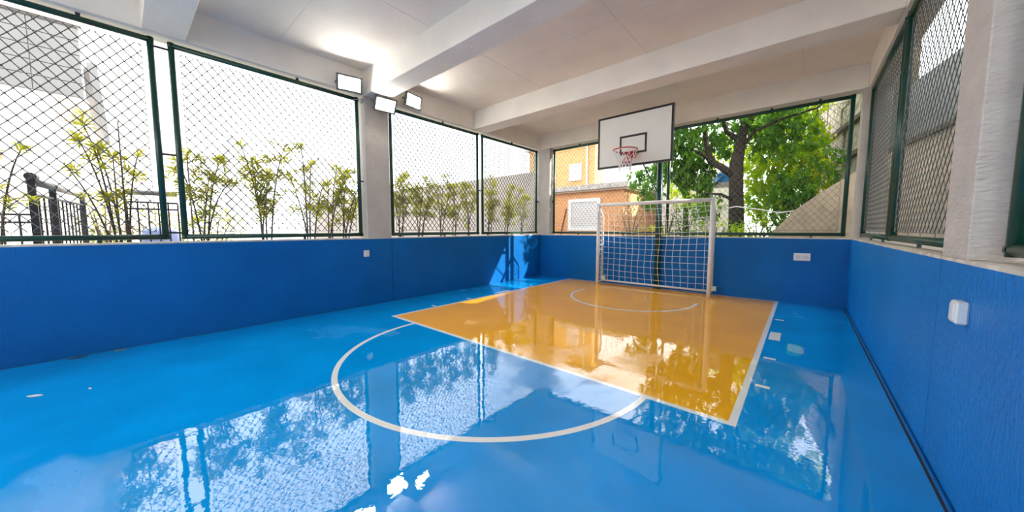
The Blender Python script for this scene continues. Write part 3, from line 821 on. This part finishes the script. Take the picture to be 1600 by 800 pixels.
bd_ = thing('blue_bundle', 'pale blue plastic covering on the ground behind the dark railing', 'cover', (-9.6, .45, .7))
mbb = MB(); rq = random.Random(2)
ring_n = 14
for j, (z, rr) in enumerate(((.7, .30), (1.1, .31), (1.42, .26), (1.50, .12))):
    for q in range(ring_n):
        a = 2*math.pi*q/ring_n; r0 = rr * rq.uniform(.88, 1.1)
        mbb.v.append((-9.6 + .8*r0*math.cos(a), .50 + r0*math.sin(a), z + rq.uniform(-.02, .02)))
for j in range(3):
    for q in range(ring_n):
        mbb.f.append((j*ring_n+q, j*ring_n+(q+1) % ring_n, (j+1)*ring_n+(q+1) % ring_n, (j+1)*ring_n+q))
mbb.f.append(tuple(3*ring_n+q for q in range(ring_n)))
mbb.build('cover_sheet', M['pale_blue'], bd_, True)
bush('red_flowers', 'small clump of red flowers beside the pale blue covering', 'flowers', (-9.4, .08, 1.52), (.07, .07, .09), 90, .05, M['red_cloth'], 9, .7)

# pale towers far away
def tower(u0, u1, ztop, dist, lab, depth=8):
    t = thing('tower_block', lab, 'building', (-dist, (u0 + u1)/2, -.13), 'towers on the skyline')
    MB().box(-dist - depth, -dist, u0, u1, -.13, ztop).build('tower_wall', M['far_tower'], t)
    MB().box(-dist - depth*.7, -dist - depth*.2, u0 + (u1-u0)*.3, u0 + (u1-u0)*.7, ztop, ztop + 1.8).build('lift_house', M['far_tower'], t)
    wm = None
    nz = int((ztop - 3) / 3.2)
    for j in range(nz):
        for i in range(3):
            w = (u1 - u0) / 3
            if wm is None:
                o = MB().box(0, .08, w*.25, w*.75, 0, 1.5).build('window', M['tower_glass'], t); wm = o.data
            else:
                o = bpy.data.objects.new('window', wm); COL.objects.link(o); o.parent = t; o.matrix_parent_inverse = Matrix.Translation(-t.location)
            o.location = (-dist, u0 + i*w, 3 + j*3.2)
    return t
tower(6.0, 8.4, 18.0, 90, 'thin pale tower far behind the shrub past the paired posts')
tower(15.5, 18.0, 19.5, 90, 'pale tower far behind the tall bushy shrub')
tower(31.0, 38.0, 17.5, 90, 'broad pale tower far behind the shrubs by the floodlit column')

# ------------------------------------------------------------------ brick house behind the end wall
hs = thing('brick_house', 'orange brick house with white shuttered window and stepped roofs', 'house', (-8.5, 16, -.13))
HX0, HX1, HY = -14.0, -6.25, 15.0
MB().box(HX0, HX1, HY, HY + 6, -.13, 3.36).build('lower_wall', M['brick'], hs)
ev = MB().box(HX0, HX1 + .28, HY - .28, HY + 6.2, 3.36, 3.60).build('eave', M['eave'], hs)
MB().box(HX0, HX1 + .20, HY - .20, HY + 6.1, 3.28, 3.36).build('eave_soffit', M['tile_beige'], ev)
MB().box(-12.45, -8.22, HY + 1.0, HY + 1.9, 3.6, 5.98).build('upper_wall', M['brick_up'], hs)
up = MB().box(-12.6, -8.05, HY + .75, HY + 2.1, 5.98, 6.12).build('roof', M['eave'], hs)
MB().tube([(-8.64, HY + .93, 3.6), (-8.64, HY + .93, 5.98)], .045, 8).build('downpipe', M['win_frame'], hs)
def house_window(x0, x1, z0, z1, y, nl, fw=.14):
    wdw = MB()
    wdw.box(x0, x1, y - .07, y + .02, z1 - fw, z1); wdw.box(x0, x1, y - .10, y + .02, z0, z0 + fw)
    wdw.box(x0, x0 + fw, y - .07, y + .02, z0 + fw, z1 - fw); wdw.box(x1 - fw, x1, y - .07, y + .02, z0 + fw, z1 - fw)
    wo = wdw.build('window', M['win_frame'], hs)
    for q in range(nl):
        z = z0 + fw + (z1 - z0 - 2*fw) * q / nl
        MB().box(x0 + fw, x1 - fw, y - .03, y - .012, z + .006, z + (z1 - z0 - 2*fw)/nl - .006).build('slat', M['shutter'], wo)
    return wo
house_window(-9.12, -7.36, 1.38, 2.96, HY, 12, .16)
wu = house_window(-9.70, -8.98, 4.04, 4.92, HY + 1.0, 7, .08)
MB().tube([(-9.9, HY - .03, -.1), (-9.25, HY - .03, 2.5)], .025, 6).build('cable_pipe', M['bark'], hs)

# pale wall behind the tree
pw = thing('plaster_house', 'pale plastered house seen between the tree leaves', 'house', (-3.5, 18.5, -.13))
MB().box(-5.6, -2.5, 18, 22, -.13, 3.9).build('wall', M['far_white'], pw)
MB().box(-5.8, -2.35, 17.8, 22.2, 3.9, 4.05).build('roof_slab', M['far_white'], pw)

# white stand with a blue tarpaulin beside the trunk
st = thing('tank_stand', 'white stand with a shelf beside the tree trunk', 'stand', (-2.1, 13.0, .8))
for (x, y) in ((-2.45, 12.7), (-1.75, 12.7), (-2.45, 13.3), (-1.75, 13.3)):
    MB().box(x - .04, x + .04, y - .04, y + .04, .8, 2.86).build('leg', M['far_white'], st)
MB().box(-2.55, -1.65, 12.6, 13.4, 2.86, 2.96).build('shelf', M['far_white'], st)
tp = MB(); rq = random.Random(5); rn_ = 12
for j, (z, rr) in enumerate(((2.96, .30), (3.12, .31), (3.24, .24), (3.30, .10))):
    for q in range(rn_):
        a = 2*math.pi*q/rn_; r0 = rr*rq.uniform(.85, 1.12)
        tp.v.append((-2.05 + r0*math.cos(a), 12.95 + r0*math.sin(a), z if j == 0 else z + rq.uniform(-.03, .03)))
for j in range(3):
    for q in range(rn_):
        tp.f.append((j*rn_+q, j*rn_+(q+1) % rn_, (j+1)*rn_+(q+1) % rn_, (j+1)*rn_+q))
tp.f.append(tuple(3*rn_+q for q in range(rn_))); tp.f.append(tuple(range(rn_))[::-1])
tag(tp.build('tarpaulin', M['tarp']), 'crumpled blue tarpaulin lying on the white stand', 'tarpaulin')

# ------------------------------------------------------------------ trees behind the end wall
def tree(name, lab, base, limbs, clouds, leafm, L, seed, bark='bark'):
    r_ = random.Random(seed)
    t = thing(name, lab, 'tree', base)
    for i, (pts, rs) in enumerate(limbs):
        MB().tube(pts, rs, 10 if i == 0 else 7).build('trunk' if i == 0 else 'branch', M[bark], t, True)
    lf = MB()
    for (c, rad, n) in clouds:
        c = Vector(c)
        # leaves sit in sprays on small twigs
        for _ in range(n // 6):
            while True:
                p = Vector((r_.uniform(-1, 1), r_.uniform(-1, 1), r_.uniform(-1, 1)))
                if p.length < 1: break
            q = c + Vector((p.x*rad[0], p.y*rad[1], p.z*rad[2]))
            ax = Vector((r_.uniform(-1, 1), r_.uniform(-1, .6), r_.uniform(-.7, .4))).normalized()
            lf.tube([q - ax*L*.9, q], [.006, .004], 3, cap=False)
            for k_ in range(6):
                a = k_*2.4 + r_.random()
                sd = ax.cross(Vector((math.cos(a), math.sin(a), .5))).normalized()
                d = ax*r_.uniform(.2, .8) + sd + Vector((0, 0, -.35))
                lf.leaf(q - ax*L*.15*k_, d, Vector((r_.uniform(-.5, .5), r_.uniform(-.5, .5), 1)), L*r_.uniform(.7, 1.2), L*r_.uniform(.36, .5), .12, r_.uniform(.1, .5))
    stuff(lf.build('foliage', leafm, t))
    return t
TY = 12.0
limbs = [
    ([(-1.50, TY, .75), (-1.52, TY, 1.6), (-1.57, TY, 2.6), (-1.60, TY, 3.4), (-1.50, TY, 4.1), (-1.42, TY, 4.8), (-1.45, TY, 5.8), (-1.4, TY, 7.0)], [.24, .20, .185, .18, .12, .09, .06, .03]),
    ([(-1.62, TY - .05, 3.05), (-1.95, TY - .12, 3.32), (-2.25, TY - .15, 3.55), (-2.38, TY - .15, 4.1), (-2.50, TY - .2, 5.0), (-2.6, TY - .2, 5.8)], [.12, .105, .095, .075, .055, .035]),
    ([(-1.55, TY, 3.75), (-1.2, TY - .2, 4.2), (-.6, TY - .3, 4.4), (.1, TY - .4, 4.5), (.6, TY - .5, 4.9)], [.055, .045, .035, .025, .012]),
    ([(-2.2, TY - .15, 3.55), (-2.6, TY - .3, 3.85), (-3.1, TY - .4, 4.05), (-3.8, TY - .6, 4.1)], [.06, .05, .04, .02]),
    ([(-1.5, TY, 4.0), (-1.9, TY + .2, 4.4), (-2.1, TY + .3, 5.0), (-2.0, TY + .4, 5.6)], [.09, .075, .06, .04]),
    ([(-1.45, TY, 4.3), (-1.15, TY + .1, 4.9), (-1.0, TY + .1, 5.6)], [.08, .06, .04]),
    ([(-1.58, TY - .1, 2.3), (-1.9, TY - .3, 2.5), (-2.3, TY - .4, 2.55)], [.05, .04, .02]),
]
clouds = [
    ((-2.9, 11.5, 4.9), (1.3, .9, .6), 900), ((-1.6, 11.3, 5.3), (1.5, .8, .55), 900), ((-.2, 11.2, 5.0), (1.1, .8, .5), 700),
    ((-3.3, 11.8, 3.6), (.75, .5, .60), 800), ((-2.7, 12.2, 3.15), (.65, .4, .60), 600), ((-4.3, 12.2, 3.3), (.65, .5, .4), 260),
    ((-1.7, 13.0, 4.6), (1.7, .6, .9), 900), ((-3.9, 11.6, 2.65), (.40, .3, .55), 220), ((-2.6, 12.6, 4.1), (.9, .4, .6), 420),
    ((-.6, 12.6, 4.2), (.9, .4, .7), 480), ((-1.5, 11.9, 6.6), (2.0, 1.0, .9), 1100), ((-1.2, 11.3, 4.75), (1.3, .4, .35), 260), ((-3.2, 11.4, 4.2), (.8, .4, .45), 360), ((-2.4, 12.4, 2.2), (.5, .3, .5), 200), ((.3, 12.2, 6.2), (.9, .8, .8), 500),
]
tree('broadleaf_tree', 'dark trunked broadleaf tree forking behind the end wall fence', (-1.5, TY, .8), limbs, clouds, M['leaf_deep'], .22, 11)
l2 = [([(.1, 15.0, -.13), (.05, 15, 2.0), (.15, 15, 4.0), (.1, 15, 6.0)], [.16, .14, .10, .05]), ([(.1, 15, 3.0), (-.7, 14.8, 4.2), (-1.2, 14.6, 5.0)], [.07, .05, .03]), ([(.1, 15, 2.6), (.4, 14.8, 3.6), (.3, 14.7, 4.4)], [.06, .045, .03])]
c2 = [((-.7, 14.6, 4.3), (1.2, .8, 1.2), 1900), ((-.1, 14.4, 3.4), (.8, .7, 1.0), 1200), ((-.7, 14.6, 2.5), (.9, .6, .9), 1100), ((-.7, 14.6, 5.4), (1.2, .8, .9), 1300), ((-1.3, 14.3, 3.1), (.6, .5, 1.1), 900), ((-.1, 14.6, 7.0), (1.6, 1.0, 1.1), 1300)]
tree('leafy_tree', 'bright yellow green tree between the dark trunk and the stone wall', (.1, 15.0, -.13), l2, c2, M['leaf_mid'], .21, 12)
l3 = [([(-.05, 12.6, .75), (.0, 12.6, 1.6), (.1, 12.6, 2.6)], [.05, .04, .02]), ([(0, 12.6, 1.4), (-.4, 12.5, 2.2)], [.03, .015])]
c3 = [((-.3, 12.7, 2.5), (.65, .4, .7), 800), ((-.6, 12.5, 1.75), (.5, .4, .4), 240), ((.35, 12.9, 3.2), (.5, .4, .6), 260)]
tree('young_tree', 'dark green young tree above the sloping concrete flank', (-.05, 12.6, .8), l3, c3, M['leaf_deep'], .17, 13)
l4 = [([(-4.0, 16.5, -.13), (-4.0, 16.5, 2.5), (-3.9, 16.5, 4.8)], [.14, .11, .06])]
c4 = [((-3.9, 16.3, 3.1), (.9, .6, .8), 420), ((-2.9, 16.4, 4.6), (1.2, .7, .8), 520)]
tree('far_tree', 'green tree behind the backboard, next to the brick house', (-4.0, 16.5, -.13), l4, c4, M['leaf_mid'], .22, 14)
bush('garden_shrub', 'low green shrub at the foot of the dark trunk', 'shrub', (-1.9, 11.2, 1.35), (.75, .4, .38), 420, .13, M['leaf_mid'], 31, .8)
bush('garden_shrub', 'low green shrub behind the goal, beside the far post', 'shrub', (-2.75, 11.3, 1.55), (.45, .35, .65), 360, .14, M['leaf_deep'], 32, .8)
bush('garden_shrub', 'small green shrub between the trunk and the sloping concrete flank', 'shrub', (-1.0, 11.75, 1.45), (.4, .35, .34), 260, .13, M['leaf_mid'], 33, .8)
bush('garden_shrub', 'low green shrub right behind the goal net, under the end fence', 'shrub', (-3.6, 11.0, 1.25), (.6, .35, .30), 260, .12, M['leaf_mid'], 36, .8)
bush('garden_shrub', 'low green shrub beside the white stand, under the end fence', 'shrub', (-1.25, 10.6, 1.25), (.5, .3, .28), 260, .12, M['leaf_mid'], 37, .8)
bush('dry_shrub', 'pinkish brown dry shrub in front of the brick house', 'shrub', (-4.55, 11.6, 1.65), (.75, .5, .70), 420, .10, M['leaf_dry'], 34, .8)
bush('dry_shrub', 'dry brown shrub behind the green pole', 'shrub', (-3.5, 12.0, 1.75), (.55, .4, .75), 330, .11, M['leaf_dry'], 35, .8)
# sagging hose between trunk and slope
tag(MB().tube([(-1.9, 11.8, 2.05), (-1.5, 11.7, 2.12), (-1.0, 11.6, 2.02), (-.5, 11.5, 1.9), (-.1, 11.4, 1.95)], .018, 6).build('hose', M['far_white'], None, True), 'thin white hose hung across the dark trunk', 'hose')

# ------------------------------------------------------------------ sloping flank and retaining wall by the tree
sf = MB().prism([(-.70, 10.9, .7), (-.70, 10.9, 1.25), (-.2, 10.9, 1.92), (.3, 10.9, 2.36), (.8, 10.9, 2.74), (1.36, 10.9, 3.12), (1.36, 10.9, .7)], (0, .35, 0)).build('stair_flank', M['stair'])
tag(fixn(sf), 'sloping beige concrete flank below the stone wall', 'concrete flank')
rd = Vector((-.175, .985, 0)).normalized(); rn = Vector((rd.y, -rd.x, 0))
p0 = Vector((1.78, 9.0, 0))
rw = thing('retaining_wall', 'tall retaining wall of beige, grey and stone courses beside the court, its unseen near part raised to block sun', 'wall', tuple(p0 - Vector((0, 0, .13))))
def course(s0, s1, z0, z1, back, th, m, name):
    a = p0 + rd*s0 + rn*back; b = p0 + rd*s1 + rn*back
    return MB().prism([(a.x, a.y, z0), (b.x, b.y, z0), (b.x, b.y, z1), (a.x, a.y, z1)], rn*th).build(name, m, rw)
fixn(course(-16, 3.0, -.13, 3.16, 0, .5, M['ret_beige'], 'beige_course'))
fixn(course(-16, 3.0, 3.16, 3.25, -.06, .5, M['ret_cap'], 'cap'))
fixn(course(-1.6, 3.0, 3.25, 4.48, .12, .4, M['ret_grey'], 'grey_course'))
fixn(course(-16, -1.6, 3.25, 7.2, .12, .4, M['ret_grey'], 'grey_course'))  # out of view, raised to keep sun off the near floor
# stone part further on, block by block
rs = random.Random(8)
s = 3.0
fixn(course(3.0, 11.0, -.13, 6.2, .16, .4, M['ret_cap'], 'backing'))
zrow = [(-.13, .8), (.8, 1.5), (1.5, 2.1), (2.1, 2.75), (2.75, 3.5), (3.62, 4.45), (4.57, 5.2), (5.2, 5.9)]
for (za, zb) in zrow:
    s = 3.0
    while s < 11.0:
        w = rs.uniform(.55, 1.05); e = min(11.0, s + w)
        fixn(course(s + .015, e - .015, za + .015, zb - .015, rs.uniform(0, .05), .22, M['stone'], 'stone_block'))
        s = e
for z in (3.5, 4.45):
    fixn(course(3.0, 11.0, z, z + .12, -.10, .4, M['ret_cap'], 'ledge'))
# twig growing by the near stucco column
tw = thing('wall_sprig', 'small green sprig growing beside the stucco column', 'plant', (1.05, 3.1, 1.5))
spm = MB()
for (p, d) in (((.93, 2.80, 1.985), (-.6, -.5, .2)), ((.93, 2.80, 1.985), (-.3, -.8, -.1)), ((.94, 2.82, 1.975), (-.8, .1, .35))):
    spm.leaf(p, d, (0, 0, 1), .075, .03, .1, .1)
spm.tube([(1.05, 3.0, 1.9), (.99, 2.86, 1.96), (.93, 2.80, 1.985)], .003, 4)
stuff(spm.build('foliage', M['leaf_deep'], tw))
MB().tube([(1.05, 3.1, 1.3), (1.05, 3.0, 1.9)], .004, 4).build('stem', M['twig'], tw)
